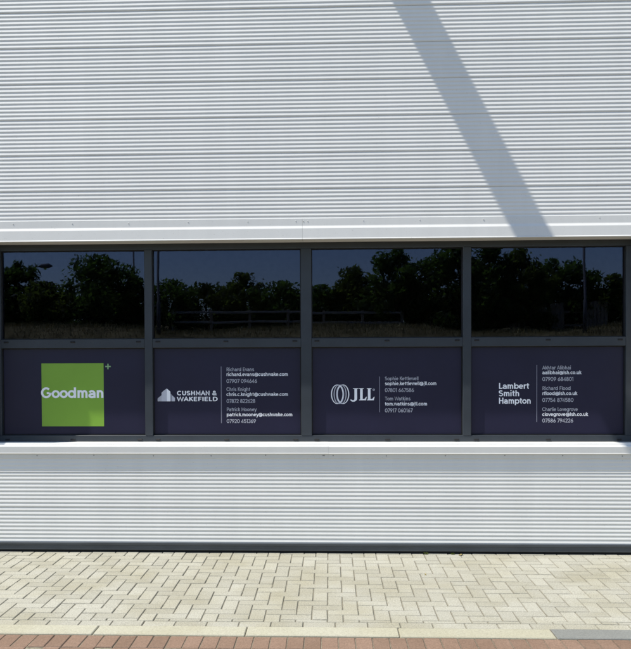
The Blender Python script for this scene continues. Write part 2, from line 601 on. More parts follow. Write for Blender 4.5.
# ---- head flashing: screwed leg, sunlit drip, face, soffit
HEAD = [(0.004, 2.806), (-0.0045, 2.8055), (-0.0055, 2.747), (-0.0065, 2.7415), (-0.0135, 2.7245), (-0.0145, 2.721), (-0.0185, 2.640), (-0.0225, 2.636), (-0.0225, 2.6305), (-0.018, 2.6295), (0.30, 2.6345)]
hj = [-WX, -6.2, -3.23, -0.222, 2.78, 5.8, WX]
for a, b in zip(hj, hj[1:]):
    h = extrude_x('head_flashing', HEAD, a + 0.0005, b - 0.0005, 'flash', wall, False, 6, 0.0005)
    h.location.z = random.uniform(-0.0008, 0.0008)
# ---- sill flashing: sloping top, nose, screwed leg
SILL = [(0.30, 0.9285), (-0.014, 0.9075), (-0.0215, 0.9045), (-0.0235, 0.899), (-0.0225, 0.848), (-0.024, 0.8425), (-0.018, 0.8405), (-0.0065, 0.8415), (-0.0055, 0.801), (0.004, 0.8005)]
sj = [-WX, -6.0, -3.01, -0.01, 3.0, 6.0, WX]
for a, b in zip(sj, sj[1:]):
    h = extrude_x('sill_flashing', SILL, a + 0.0005, b - 0.0005, 'flash', wall, False, 6, 0.0005)
    h.location.z = random.uniform(-0.0008, 0.0008)
# ---- screws
def screw_mesh(mat):
    bm = bmesh.new()
    add_tube(bm, [(0, 0.0, 0), (0, -0.0012, 0), (0, -0.0014, 0), (0, -0.003, 0)], [0.005, 0.005, 0.0034, 0.003], 8)
    me = bpy.data.meshes.new('screw'); bm.to_mesh(me); bm.free(); me.materials.append(M[mat])
    return me
sm = screw_mesh('screw')
sm2 = screw_mesh('flash')
for x in [-2.48 + 0.49 * i for i in range(11)] + [-0.06, 0.045]:
    o = bpy.data.objects.new('screw', sm); o.location = (x + random.uniform(-.02, .02), -0.0058, 0.824 + random.uniform(-.003, .003)); link(o, wall)
for x in [-2.66 + 0.49 * i for i in range(11)] + [-0.27, -0.17]:
    o = bpy.data.objects.new('screw', sm2); o.location = (x + random.uniform(-.02, .02), -0.0048, 2.785 + random.uniform(-.004, .004)); link(o, wall)
# ---- reveals
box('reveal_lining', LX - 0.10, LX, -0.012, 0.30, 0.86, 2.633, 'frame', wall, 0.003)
box('jamb_shadow_bar', LX - 0.09, LX - 0.002, -0.062, -0.0265, 1.30, 2.96, 'flash', wall, 0.003)  # unseen bar, added to cast the left jamb shadow on film and sill
box('reveal_lining', RX, RX + 0.02, -0.012, 0.30, 0.86, 2.633, 'flash', wall, 0.003)
# ---- base trim
extrude_x('plinth_trim', [(0.0, 0.0875), (-0.014, 0.0855), (-0.0155, 0.083), (-0.0145, 0.066), (-0.008, 0.0625), (-0.0085, 0.024), (-0.004, 0.0205), (0.03, 0.0205)], -WX, WX, 'plinth', wall, False, 12, 0.0006)
box('base_shadow_strip', -WX, WX, 0.018, 0.05, -0.03, 0.06, 'rubber', wall)  # black strip standing in for the shadowed gap under the trim

# ================================================================== RIBBON WINDOW
win = thing('ribbon_window', 'long slate framed window band of four bays set in the ribbed wall', 'window', (0, 0, 0))
FR, FB = 0.18, 0.27                   # frame front and back
GL = 0.222                            # outer face of the glass
box('head_rail', LX + 0.001, RX - 0.001, FR, FB, 2.581, 2.633, 'frame', win, 0.002)
box('bottom_rail', LX + 0.001, RX - 0.001, FR, FB, 0.921, 0.975, 'frame', win, 0.002)
bays = [(-2.862, -1.598), (-1.532, -0.244), (-0.154, 1.138), (1.207, 2.509)]
box('jamb', LX + 0.001, bays[0][0], FR - 0.002, FB, 0.9755, 2.5805, 'frame', win, 0.002)
box('jamb', bays[3][1], RX - 0.001, FR - 0.002, FB, 0.9755, 2.5805, 'frame', win, 0.002)
for (a, b) in zip(bays, bays[1:]):
    box('mullion', a[1], b[0], FR - 0.003, FB, 0.9755, 2.5805, 'frame', win, 0.002)
bm = bmesh.new()
add_box(bm, -0.021, 0.021, -0.005, 0.002, -0.0065, 0.0065, 0.003)
weep_me = bpy.data.meshes.new('weep_cap'); bm.to_mesh(weep_me); bm.free(); weep_me.materials.append(M['rubber'])
for (a, b) in bays:
    box('transom', a + 0.0005, b - 0.0005, FR, FB, 1.735, 1.811, 'frame', win, 0.002)
    for (z0, z1) in ((1.811, 2.581), (0.975, 1.735)):
        pane = box('glass_pane', a + 0.004, b - 0.004, GL, GL + 0.008, z0 + 0.004, z1 - 0.004, 'glass', win)
        if z0 > 1.5:
            tx, tz = random.uniform(-0.0025, 0.0025), random.uniform(-0.0015, 0.0015)
            for vv in pane.data.vertices:
                vv.co.y += tx * (vv.co.x - (a + b) / 2) + tz * (vv.co.z - (z0 + z1) / 2)
        # gasket and glazing bead round the pane
        bm = bmesh.new()
        g = 0.008
        for (x0, x1, q0, q1) in ((a, b, z0, z0 + g), (a, b, z1 - g, z1), (a, a + g, z0 + g, z1 - g), (b - g, b, z0 + g, z1 - g)):
            add_box(bm, x0 + 0.0004, x1 - 0.0004, GL - 0.012, GL - 0.0005, q0 + 0.0004, q1 - 0.0004)
        bm_obj('gasket', bm, 'rubber', pane)
    for zc in (1.788, 0.938):
        for x in (a + 0.045, (a + b) / 2, b - 0.05):
            o = bpy.data.objects.new('weep_cap', weep_me)
            o.location = (x + random.uniform(-.006, .006), FR - 0.001, zc)
            link(o, win)

# ================================================================== VINYL SIGNS
FILM = 0.2165                          # outer face of the film, just proud of the lower panes
def film(parent, a, b):
    box('film', a + 0.009, b - 0.009, FILM, FILM + 0.0025, 0.984, 1.7265, 'film', parent)

def poly_part(name, polys, mat, parent, depth=0.0):
    """flat print: list of polygons [(x, z)], laid just in front of the film"""
    V, F = [], []
    y = FILM - 0.0008 - depth
    for p in polys:
        n0 = len(V)
        V += [(q[0], y, q[1]) for q in p]
        F.append(tuple(range(n0, n0 + len(p))))
    return obj(name, V, F, mat, parent)

def rect(x0, x1, z0, z1):
    return [(x0, z0), (x1, z0), (x1, z1), (x0, z1)]

def contacts(parent, x, rows):
    """rows: (kind, text, baseline, right edge)"""
    for kind, text, base, right in rows:
        if kind == 'n':
            stroke_text('name_line', text, x, base, right - x, 0.032, 'white2', parent, 0.108)
        elif kind == 'e':
            stroke_text('email_line', text, x, base, right - x, 0.031, 'white', parent, 0.145)
        else:
            stroke_text('phone_line', text, x, base, right - x, 0.034, 'white2', parent, 0.108)

def arc(cx, cz, rx, rz, a0, a1, n=14):
    return [(cx + rx * math.cos(R(a0 + (a1 - a0) * k / n)), cz + rz * math.sin(R(a0 + (a1 - a0) * k / n))) for k in range(n + 1)]
XH = 0.73                                # x-height as a share of the cap height
def bowl(c=0.32):
    return arc(c, XH / 2, 0.26, XH / 2 - 0.085, 0, 360, 24)
GLYPH = {   # strokes in cap-height units, advance width
    'G': ([arc(0.43, 0.5, 0.36, 0.42, 48, 360, 24), [(0.79, 0.5), (0.79, 0.46), (0.47, 0.46)]], 0.93),
    'o': ([bowl()], 0.69),
    'd': ([bowl(), [(0.60, 0.0), (0.60, 1.0)]], 0.77),
    'b': ([bowl(0.42), [(0.14, 0.0), (0.14, 1.0)]], 0.77),
    'p': ([bowl(0.42), [(0.14, -0.24), (0.14, XH)]], 0.77),
    'a': ([arc(0.30, 0.22, 0.21, 0.145, 90, 270, 12) + [(0.50, 0.10)], [(0.30, 0.365), (0.52, 0.40)], arc(0.31, 0.42, 0.22, 0.225, 155, 0, 12) + [(0.53, 0.0)]], 0.68),
    'e': ([[(0.10, 0.36), (0.56, 0.36)] , arc(0.33, XH / 2, 0.25, XH / 2 - 0.085, 0, 318, 22)], 0.68),
    'n': ([[(0.14, 0.0), (0.14, XH)], [(0.14, 0.40)] + arc(0.33, 0.41, 0.19, 0.235, 160, 0, 12) + [(0.52, 0.0)]], 0.68),
    'h': ([[(0.14, 0.0), (0.14, 1.0)], [(0.14, 0.40)] + arc(0.33, 0.41, 0.19, 0.235, 160, 0, 12) + [(0.52, 0.0)]], 0.68),
    'm': ([[(0.14, 0.0), (0.14, XH)], [(0.14, 0.40)] + arc(0.31, 0.42, 0.17, 0.225, 160, 0, 12) + [(0.48, 0.0)], [(0.48, 0.40)] + arc(0.65, 0.42, 0.17, 0.225, 160, 0, 12) + [(0.82, 0.0)]], 0.98),
    'r': ([[(0.14, 0.0), (0.14, XH)], [(0.14, 0.36)] + arc(0.36, 0.40, 0.22, 0.25, 150, 70, 8)], 0.45),
    't': ([[(0.20, 0.92), (0.20, 0.20)] + arc(0.33, 0.20, 0.13, 0.12, 180, 280, 8), [(0.03, XH - 0.07), (0.40, XH - 0.07)]], 0.45),
    'i': ([[(0.14, 0.0), (0.14, XH - 0.03)], [(0.14, 0.87), (0.14, 1.04)]], 0.30),
    'L': ([[(0.15, 1.0), (0.15, 0.085), (0.56, 0.085)]], 0.60),
    'S': ([arc(0.34, 0.715, 0.23, 0.20, 30, 260, 14) + arc(0.34, 0.29, 0.25, 0.21, 80, -150, 14)], 0.72),
    'H': ([[(0.15, 0.0), (0.15, 1.0)], [(0.66, 0.0), (0.66, 1.0)], [(0.15, 0.52), (0.66, 0.52)]], 0.82),
}
GLYPH.update({
    'c': ([arc(0.33, XH / 2, 0.25, XH / 2 - 0.085, 45, 315, 20)], 0.62),
    'f': ([[(0.18, 0.0), (0.18, 0.76)] + arc(0.33, 0.76, 0.15, 0.16, 180, 85, 8), [(0.03, XH - 0.07), (0.38, XH - 0.07)]], 0.40),
    'g': ([bowl(), [(0.60, XH), (0.60, 0.0)] + arc(0.35, -0.02, 0.25, 0.19, 0, -150, 12)], 0.76),
    'j': ([[(0.16, XH), (0.16, -0.10)] + arc(0.04, -0.08, 0.12, 0.12, 0, -90, 6), [(0.16, 0.86), (0.16, 1.0)]], 0.31),
    'k': ([[(0.14, 0.0), (0.14, 1.0)], [(0.52, XH), (0.17, 0.36)], [(0.25, 0.44), (0.56, 0.0)]], 0.60),
    'l': ([[(0.14, 0.0), (0.14, 1.0)]], 0.28),
    's': ([arc(0.29, 0.52, 0.18, 0.135, 30, 255, 12) + arc(0.29, 0.215, 0.20, 0.14, 75, -150, 12)], 0.58),
    'u': ([[(0.13, XH), (0.13, 0.30)] + arc(0.32, 0.30, 0.19, 0.225, 180, 340, 12), [(0.52, XH), (0.52, 0.0)]], 0.67),
    'v': ([[(0.04, XH), (0.29, 0.06), (0.54, XH)]], 0.58),
    'w': ([[(0.03, XH), (0.22, 0.06), (0.42, XH), (0.62, 0.06), (0.81, XH)]], 0.84),
    'y': ([[(0.04, XH), (0.31, 0.04)], [(0.56, XH), (0.22, -0.24), (0.06, -0.24)]], 0.60),
    '.': ([[(0.14, 0.0), (0.14, 0.16)]], 0.28),
    '@': ([arc(0.55, 0.36, 0.44, 0.46, -60, 300, 28), arc(0.55, 0.36, 0.19, 0.20, 0, 360, 18), [(0.75, 0.56), (0.75, 0.24), (0.90, 0.20)]], 1.10),
    'A': ([[(0.04, 0.0), (0.38, 0.97), (0.72, 0.0)], [(0.18, 0.33), (0.58, 0.33)]], 0.76),
    'C': ([arc(0.44, 0.5, 0.36, 0.42, 45, 315, 24)], 0.84),
    'D': ([[(0.15, 0.08), (0.15, 0.92), (0.36, 0.92)] + arc(0.38, 0.5, 0.36, 0.42, 85, -85, 16) + [(0.36, 0.08), (0.10, 0.08)]], 0.84),
    'E': ([[(0.60, 0.92), (0.15, 0.92), (0.15, 0.08), (0.60, 0.08)], [(0.15, 0.51), (0.56, 0.51)]], 0.68),
    'F': ([[(0.60, 0.92), (0.15, 0.92), (0.15, 0.0)], [(0.15, 0.49), (0.54, 0.49)]], 0.64),
    'I': ([[(0.15, 0.0), (0.15, 1.0)]], 0.30),
    'K': ([[(0.15, 0.0), (0.15, 1.0)], [(0.64, 1.0), (0.19, 0.46)], [(0.30, 0.58), (0.68, 0.0)]], 0.72),
    'M': ([[(0.14, 0.0), (0.14, 0.95), (0.47, 0.25), (0.80, 0.95), (0.80, 0.0)]], 0.94),
    'N': ([[(0.14, 0.0), (0.14, 0.95), (0.66, 0.05), (0.66, 1.0)]], 0.80),
    'P': ([[(0.15, 0.0), (0.15, 0.92), (0.40, 0.92)] + arc(0.40, 0.68, 0.22, 0.24, 85, -85, 12) + [(0.38, 0.44), (0.15, 0.44)]], 0.70),
    'R': ([[(0.15, 0.0), (0.15, 0.92), (0.40, 0.92)] + arc(0.40, 0.69, 0.22, 0.23, 85, -85, 12) + [(0.38, 0.46), (0.15, 0.46)], [(0.40, 0.46), (0.64, 0.0)]], 0.73),
    'T': ([[(0.02, 0.92), (0.66, 0.92)], [(0.34, 0.92), (0.34, 0.0)]], 0.68),
    'U': ([[(0.14, 1.0), (0.14, 0.36)] + arc(0.40, 0.36, 0.26, 0.28, 180, 360, 14) + [(0.66, 1.0)]], 0.80),
    'W': ([[(0.04, 1.0), (0.28, 0.05), (0.54, 0.95), (0.80, 0.05), (1.04, 1.0)]], 1.08),
    '&': ([[(0.74, 0.0), (0.24, 0.66)] + arc(0.38, 0.76, 0.16, 0.17, 200, 0, 12)[::1] + [(0.50, 0.62), (0.20, 0.42)] + arc(0.34, 0.27, 0.24, 0.20, 135, 300, 12) + [(0.70, 0.46)]], 0.80),
    '0': ([arc(0.36, 0.5, 0.27, 0.43, 0, 360, 24)], 0.72),
    '1': ([[(0.06, 0.80), (0.26, 0.95), (0.26, 0.0)]], 0.42),
    '2': ([arc(0.32, 0.70, 0.24, 0.23, 165, -25, 12) + [(0.10, 0.08), (0.60, 0.08)]], 0.66),
    '3': ([arc(0.31, 0.71, 0.22, 0.21, 150, -80, 12), arc(0.31, 0.29, 0.25, 0.22, 80, -150, 12)], 0.66),
    '4': ([[(0.46, 0.0), (0.46, 0.95), (0.06, 0.25), (0.64, 0.25)]], 0.68),
    '5': ([[(0.56, 0.92), (0.16, 0.92), (0.12, 0.50)] + arc(0.32, 0.33, 0.26, 0.25, 130, -150, 14)], 0.67),
    '6': ([arc(0.34, 0.31, 0.25, 0.24, 0, 360, 20), [(0.12, 0.42), (0.46, 0.98)]], 0.68),
    '7': ([[(0.05, 0.92), (0.56, 0.92), (0.20, 0.0)]], 0.60),
    '8': ([arc(0.34, 0.73, 0.20, 0.19, 0, 360, 18), arc(0.34, 0.28, 0.25, 0.21, 0, 360, 20)], 0.68),
    '9': ([arc(0.34, 0.69, 0.25, 0.24, 0, 360, 20), [(0.56, 0.58), (0.22, 0.02)]], 0.68),
    ' ': ([], 0.34),
})
def stroke_text(name, body, x, base, width, cap, mat, parent, wt=0.17, depth=0.0, track=0.0):
    adv = sum(GLYPH[c][1] + track for c in body) - track
    sx = width / (adv - 0.08)
    V, F = [], []
    pen, lay_ = -0.05, 0
    for c in body:
        for pts in GLYPH[c][0]:
            closed = len(pts) > 3 and abs(pts[0][0] - pts[-1][0]) + abs(pts[0][1] - pts[-1][1]) < 1e-6
            n0, m_ = len(V), len(pts)
            yy = FILM - 0.0008 - depth - 0.00012 * (lay_ % 3)
            lay_ += 1
            for i, p in enumerate(pts):
                pa = pts[i - 1] if i else (pts[-2] if closed else pts[0])
                pb = pts[i + 1] if i < m_ - 1 else (pts[1] if closed else pts[-1])
                d1 = Vector((p[0] - pa[0], p[1] - pa[1])); d2 = Vector((pb[0] - p[0], pb[1] - p[1]))
                d1 = d1.normalized() if d1.length > 1e-9 else d2.normalized()
                d2 = d2.normalized() if d2.length > 1e-9 else d1
                nn = Vector((-d1.y - d2.y, d1.x + d2.x))
                nn = nn.normalized() / max(0.5, nn.length / 2) * wt / 2
                for sg in (1, -1):
                    V.append((x + (pen + p[0] + sg * nn.x) * sx, yy, base + (p[1] + sg * nn.y) * cap))
            for i in range(m_ - 1):
                q = n0 + 2 * i
                F.append((q, q + 1, q + 3, q + 2))
        pen += GLYPH[c][1] + track
    return obj(name, V, F, mat, parent)

# --- bay 1
s1 = thing('window_vinyl', 'navy window vinyl with a large green square logo', 'sign', (0, 0, 0), 'vinyl signs on the lower panes')
film(s1, *bays[0])
sq = poly_part('logo_square', [rect(-2.519, -1.970, 1.052, 1.602)], 'green', s1)
stroke_text('wordmark', 'Goodman', -2.517, 1.300, 0.547, 0.092, 'white', sq, 0.19, 0.0008)
cx, cz, a, t = -1.931, 1.574, 0.024, 0.0055
poly_part('plus_sign', [rect(cx - a, cx + a, cz - t, cz + t), rect(cx - t, cx + t, cz + t, cz + a), rect(cx - t, cx + t, cz - a, cz - t)], 'plus', s1)
# --- bay 2
s2 = thing('window_vinyl', 'navy window vinyl with white tower-block logo and three contacts', 'sign', (0, 0, 0), 'vinyl signs on the lower panes')
film(s2, *bays[1])
lg = poly_part('logo_towers', [[(-1.497, 1.269), (-1.462, 1.269), (-1.462, 1.322), (-1.490, 1.300), (-1.497, 1.292)]], 'grey1', s2)
poly_part('tower', [[(-1.462, 1.269), (-1.417, 1.269), (-1.417, 1.380), (-1.447, 1.358), (-1.462, 1.343)]], 'white2', lg)
poly_part('tower', [[(-1.4165, 1.269), (-1.385, 1.269), (-1.385, 1.353), (-1.4165, 1.380)]], 'white', lg)
poly_part('tower', [[(-1.3845, 1.269), (-1.372, 1.269), (-1.372, 1.326), (-1.3845, 1.337)]], 'grey2', lg)
poly_part('tower', [[(-1.3715, 1.269), (-1.345, 1.269), (-1.345, 1.298), (-1.3715, 1.322)]], 'white2', lg)
stroke_text('wordmark', 'CUSHMAN &', -1.324, 1.321, 0.342, 0.038, 'white', s2, 0.19, 0.0, 0.05)
stroke_text('wordmark', 'WAKEFIELD', -1.324, 1.270, 0.351, 0.037, 'white', s2, 0.19, 0.0, 0.05)
poly_part('divider_line', [rect(-0.943, -0.937, 1.078, 1.570)], 'line', s2)
contacts(s2, -0.893, [('n', 'Richard Evans', 1.529, -0.654), ('e', 'richard.evans@cushwake.com', 1.487, -0.359), ('p', '07907 094646', 1.427, -0.628),
                      ('n', 'Chris Knight', 1.357, -0.688), ('e', 'chris.c.knight@cushwake.com', 1.314, -0.359), ('p', '07872 822628', 1.253, -0.645),
                      ('n', 'Patrick Mooney', 1.182, -0.634), ('e', 'patrick.mooney@cushwake.com', 1.138, -0.322), ('p', '07920 451369', 1.079, -0.640)])
# --- bay 3
s3 = thing('window_vinyl', 'navy window vinyl with white overlapping ovals logo and two contacts', 'sign', (0, 0, 0), 'vinyl signs on the lower panes')
film(s3, *bays[2])
def ring(cx, cz, rx, rz, th, n=40):
    out = []
    for k in range(n):
        a0, a1 = 2 * math.pi * k / n, 2 * math.pi * (k + 1) / n
        out.append([(cx + rx * math.cos(a0), cz + rz * math.sin(a0)), (cx + rx * math.cos(a1), cz + rz * math.sin(a1)),
                    (cx + (rx - th) * math.cos(a1), cz + (rz - th * 0.7) * math.sin(a1)), (cx + (rx - th) * math.cos(a0), cz + (rz - th * 0.7) * math.sin(a0))])
    return out
lg = poly_part('logo_oval', ring(0.066, 1.327, 0.054, 0.084, 0.0085), 'white', s3)
poly_part('oval', ring(0.115, 1.327, 0.054, 0.084, 0.0085), 'white', lg, 0.0003)
poly_part('oval', ring(0.080, 1.327, 0.045, 0.083, 0.0075), 'white2', lg, 0.0006)
poly_part('oval', ring(0.101, 1.327, 0.045, 0.083, 0.0075), 'white2', lg, 0.0009)
B0, T0 = 1.2745, 1.3785
def letter_L(x):
    s, w = 0.0055, 0.066
    return [rect(x, x + 0.040, T0 - s, T0), rect(x + 0.009, x + 0.031, B0 + s, T0 - s), rect(x, x + w - 0.006, B0, B0 + s),
            [(x + 0.031, B0 + s), (x + w - 0.006, B0 + s), (x + w, B0 + 0.030), (x + w - 0.005, B0 + 0.030), (x + w - 0.018, B0 + 0.013), (x + 0.031, B0 + 0.010)]]
J = [rect(0.202, 0.248, T0 - 0.0055, T0), rect(0.214, 0.237, B0 + 0.012, T0 - 0.0055),
     [(0.237, B0 + 0.012), (0.214, B0 + 0.012), (0.211, B0 + 0.003), (0.202, B0 + 0.000), (0.193, B0 + 0.002), (0.184, B0 + 0.008), (0.178, B0 + 0.004), (0.185, B0 - 0.006), (0.198, B0 - 0.012), (0.214, B0 - 0.011), (0.227, B0 - 0.004), (0.234, B0 + 0.004)]]
poly_part('wordmark_letter', J, 'white', s3)
poly_part('wordmark_letter', letter_L(0.254), 'white', s3)
poly_part('wordmark_letter', letter_L(0.321), 'white', s3)
poly_part('trade_mark', ring(0.380, 1.365, 0.009, 0.009, 0.005, 16), 'white2', s3)
poly_part('divider_line', [rect(0.427, 0.433, 1.172, 1.479)], 'line', s3)
contacts(s3, 0.477, [('n', 'Sophie Kettlewell', 1.446, 0.764), ('e', 'sophie.kettlewell@jll.com', 1.404, 0.918), ('p', '07801 667586', 1.345, 0.725),
                     ('n', 'Tom Watkins', 1.273, 0.695), ('e', 'tom.watkins@jll.com', 1.229, 0.838), ('p', '07917 060167', 1.170, 0.713)])
# --- bay 4
s4 = thing('window_vinyl', 'navy window vinyl with three stacked words as logo and three contacts', 'sign', (0, 0, 0), 'vinyl signs on the lower panes')
film(s4, *bays[3])
stroke_text('wordmark', 'Lambert', 1.450, 1.370, 0.257, 0.051, 'white', s4, 0.17)
stroke_text('wordmark', 'Smith', 1.450, 1.307, 0.174, 0.051, 'white', s4, 0.17)
stroke_text('wordmark', 'Hampton', 1.450, 1.243, 0.272, 0.051, 'white', s4, 0.17)
poly_part('divider_line', [rect(1.768, 1.774, 1.085, 1.573)], 'line', s4)
contacts(s4, 1.819, [('n', 'Akhtar Alibhai', 1.535, 2.060), ('e', 'aalibhai@lsh.co.uk', 1.494, 2.147), ('p', '07909 684801', 1.436, 2.081),
                     ('n', 'Richard Flood', 1.359, 2.058), ('e', 'rflood@lsh.co.uk', 1.316, 2.113), ('p', '07754 874580', 1.257, 2.081),
                     ('n', 'Charlie Lovegrove', 1.179, 2.118), ('e', 'clovegrove@lsh.co.uk', 1.137, 2.204), ('p', '07586 794226', 1.081, 2.079)])

# ================================================================== WHAT THE GLASS MIRRORS
def mirror_x(u, B):
    """x of a thing B metres in front of the wall that is mirrored near image column u"""
    d = 6.893 + 0.44 + B
    return d * math.tan(math.atan((u - 298.0) / 823.0) - R(2.195))

def mirror_z(v, B):
    return 1.68 + (353.0 - v) * (6.893 + 0.44 + B) / 823.0

def make_tree(name, label, u, B, vtop, half, leaf, seed, n_leaf=2600, low=0.18):
    r = random.Random(seed)
    half *= 1.3
    low = 0.03
    n_leaf = int(n_leaf * 1.25)
    x, y = mirror_x(u, B), -B
    z0 = bank_z(x, y) - 0.05
    H = mirror_z(vtop, B) - z0
    t = thing(name, label, 'tree' if 'tree' in name else 'shrub', (x, y, z0), 'trees and shrubs on the bank')
    bm = bmesh.new()
    lean = r.uniform(-0.25, 0.25)
    pts = [(lean * q * q + r.uniform(-.05, .05) * q, r.uniform(-.05, .05) * q, H * 0.85 * q) for q in (0, .2, .4, .6, .8, 1)]
    r0 = 0.035 * H * 0.6 + 0.02
    add_tube(bm, pts, [r0 * (1 - 0.85 * q) for q in (0, .2, .4, .6, .8, 1)], 8)
    clumps = []
    nl = 16
    for k in range(nl):
        q = low + (0.95 - low) * (k + r.random()) / nl
        base = Vector((lean * q * q, 0, H * 0.85 * q))
        a = k * 2.4 + r.uniform(-.4, .4)
        prof = math.sin(math.pi * min(1, max(0.0, (q - low * 0.4) / (1 - low * 0.4)) * 0.8 + 0.17)) ** 0.8
        L = half * prof * r.uniform(0.65, 1.1)
        tip = base + Vector((math.cos(a) * L, math.sin(a) * L * 0.8, H * r.uniform(0.05, 0.16)))
        mid = (base + tip) / 2 + Vector((0, 0, -0.03 * H))
        add_tube(bm, [base, mid, tip], [r0 * 0.4 * (1 - q * 0.6), r0 * 0.25, 0.008], 5)
        for s, w in ((0.55, 0.75), (1.0, 1.0)):
            clumps.append((base.lerp(tip, s), half * r.uniform(0.24, 0.42) * w))
    clumps.append((Vector((lean, 0, H * 0.93)), half * 0.22))
    bm_obj('trunk', bm, 'bark', t, True)
    V, F = [], []
    tot = sum(c[1] ** 2 for c in clumps)
    for c, rad in clumps:
        for _ in range(int(n_leaf * rad * rad / tot)):
            d = Vector((r.gauss(0, 1), r.gauss(0, 1), r.gauss(0, 1))).normalized() * rad * (r.random() ** 0.45) * 1.15
            p = c + Vector((d.x, d.y, d.z * 0.85))
            if r.random() < 0.06:
                p += d * r.uniform(0.2, 0.7)
            if p.z > H:
                p.z = H - r.random() ** 2 * 0.5 * half
                p.x = c.x + (p.x - c.x) * 0.6
            s = r.uniform(0.05, 0.105) * (0.75 + 0.1 * half)
            n_ = Vector((r.gauss(0, 0.8), r.gauss(0, 0.8), r.gauss(0.9, 0.8))).normalized()
            a = n_.orthogonal().normalized()
            b = n_.cross(a)
            th = r.uniform(0, 6.28)
            a, b = a * math.cos(th) + b * math.sin(th), b * math.cos(th) - a * math.sin(th)
            n0 = len(V)
            V += [p - a * s * 1.5, p - b * s * 0.7, p + a * s * 1.5, p + b * s * 0.7]
            F.append((n0, n0 + 1, n0 + 2, n0 + 3))
    obj('crown', V, F, leaf, t)
    return t

B = 24.0
T = make_tree
T('broadleaf_tree', 'dark rounded tree mirrored at the left end of the leftmost upper pane', 25, 26, 258, 0.62, 'leafA', 1, 2600)
T('low_shrub', 'low shrub mirrored at the very left edge of the leftmost upper pane', 2, 26, 264, 0.75, 'leafA', 2, 1800)
T('low_shrub', 'olive shrub mirrored beside the rounded tree in the leftmost upper pane', 52, 25, 280, 0.9, 'leafB', 3, 2400, 0.1)
T('broadleaf_tree', 'tall peaked tree mirrored right of centre in the leftmost upper pane', 106, 25, 253, 1.15, 'leafA', 4, 4200, 0.12)
T('low_shrub', 'dark shrub mirrored at the right end of the leftmost upper pane', 138, 25, 276, 0.7, 'leafA', 5, 1800, 0.1)
T('low_shrub', 'dark shrub mirrored beside the lamp column in the second upper pane', 170, 25, 278, 0.85, 'leafA', 6, 2200, 0.12)
T('low_shrub', 'olive shrub mirrored left of centre in the second upper pane', 206, 26, 281, 0.95, 'leafB', 7, 2400, 0.22)
T('young_tree', 'pale olive tree standing highest in the second upper pane', 246, 26, 272, 0.75, 'leafB', 8, 2200, 0.25)
T('low_shrub', 'dark shrub mirrored at the right end of the second upper pane', 284, 26, 280, 0.95, 'leafA', 9, 2400, 0.2)
T('low_shrub', 'dark shrub mirrored at the left end of the third upper pane', 325, 26, 283, 0.75, 'leafA', 10, 2400, 0.25)
T('broadleaf_tree', 'olive tree mirrored left of centre in the third upper pane', 358, 26, 265, 0.8, 'leafB', 11, 3000, 0.2)
T('broadleaf_tree', 'tall dark tree mirrored just right of centre in the third upper pane', 400, 25, 248, 1.0, 'leafA', 12, 4200, 0.12)
T('broadleaf_tree', 'dark tree mirrored between the two tallest trees of the third upper pane', 434, 25, 257, 0.9, 'leafA', 13, 3200, 0.08)
T('broadleaf_tree', 'tall dark tree mirrored at the right end of the third upper pane', 464, 24, 242, 1.0, 'leafA', 14, 4200, 0.08)
T('broadleaf_tree', 'dense tall tree mirrored at the left end of the rightmost upper pane', 492, 24, 241, 0.85, 'leafA', 15, 4200, 0.1)
T('broadleaf_tree', 'olive tree mirrored left of centre in the rightmost upper pane', 526, 24, 246, 0.85, 'leafB', 16, 3600, 0.22)
T('broadleaf_tree', 'dark tree mirrored right of centre in the rightmost upper pane', 556, 25, 258, 0.9, 'leafA', 17, 3000, 0.25)
T('low_shrub', 'dark shrub mirrored behind the lamp column in the rightmost upper pane', 586, 25, 264, 0.8, 'leafA', 18, 2600, 0.2)
T('low_shrub', 'olive shrub mirrored at the right end of the rightmost upper pane', 615, 25, 274, 0.8, 'leafB', 19, 2400, 0.15)

# thicket closing the view behind the trees
V, F = [], []
rg = random.Random(11)
lumps = []
for i in range(260):
    x = rg.uniform(-19, 19)
    top = 4.35 + 0.25 * math.sin(x * 0.9) + 0.2 * math.sin(x * 2.3 + 1)
    lumps.append((x, rg.uniform(-33.5, -31), rg.uniform(2.6, top), rg.uniform(0.35, 0.75)))
for (x, y, z, q) in lumps:
    for _ in range(130):
        d = Vector((rg.gauss(0, 1), rg.gauss(0, 1), rg.gauss(0, 1))).normalized() * q * rg.random() ** 0.4
        p = Vector((x, y, z)) + d
        n_ = Vector((rg.gauss(0, 1), rg.gauss(0, 1), rg.gauss(0.4, 1))).normalized()
        a = n_.orthogonal().normalized()
        b = n_.cross(a)
        sz = rg.uniform(0.07, 0.14)
        n0 = len(V)
        V += [p - a * sz * 1.4, p - b * sz * 0.8, p + a * sz * 1.4, p + b * sz * 0.8]
        F.append((n0, n0 + 1, n0 + 2, n0 + 3))
th = obj('thicket', V, F, 'leafA')
th['kind'] = 'stuff'
th['label'] = 'dark thicket mirrored as one mass behind the trees'
th['category'] = 'thicket'

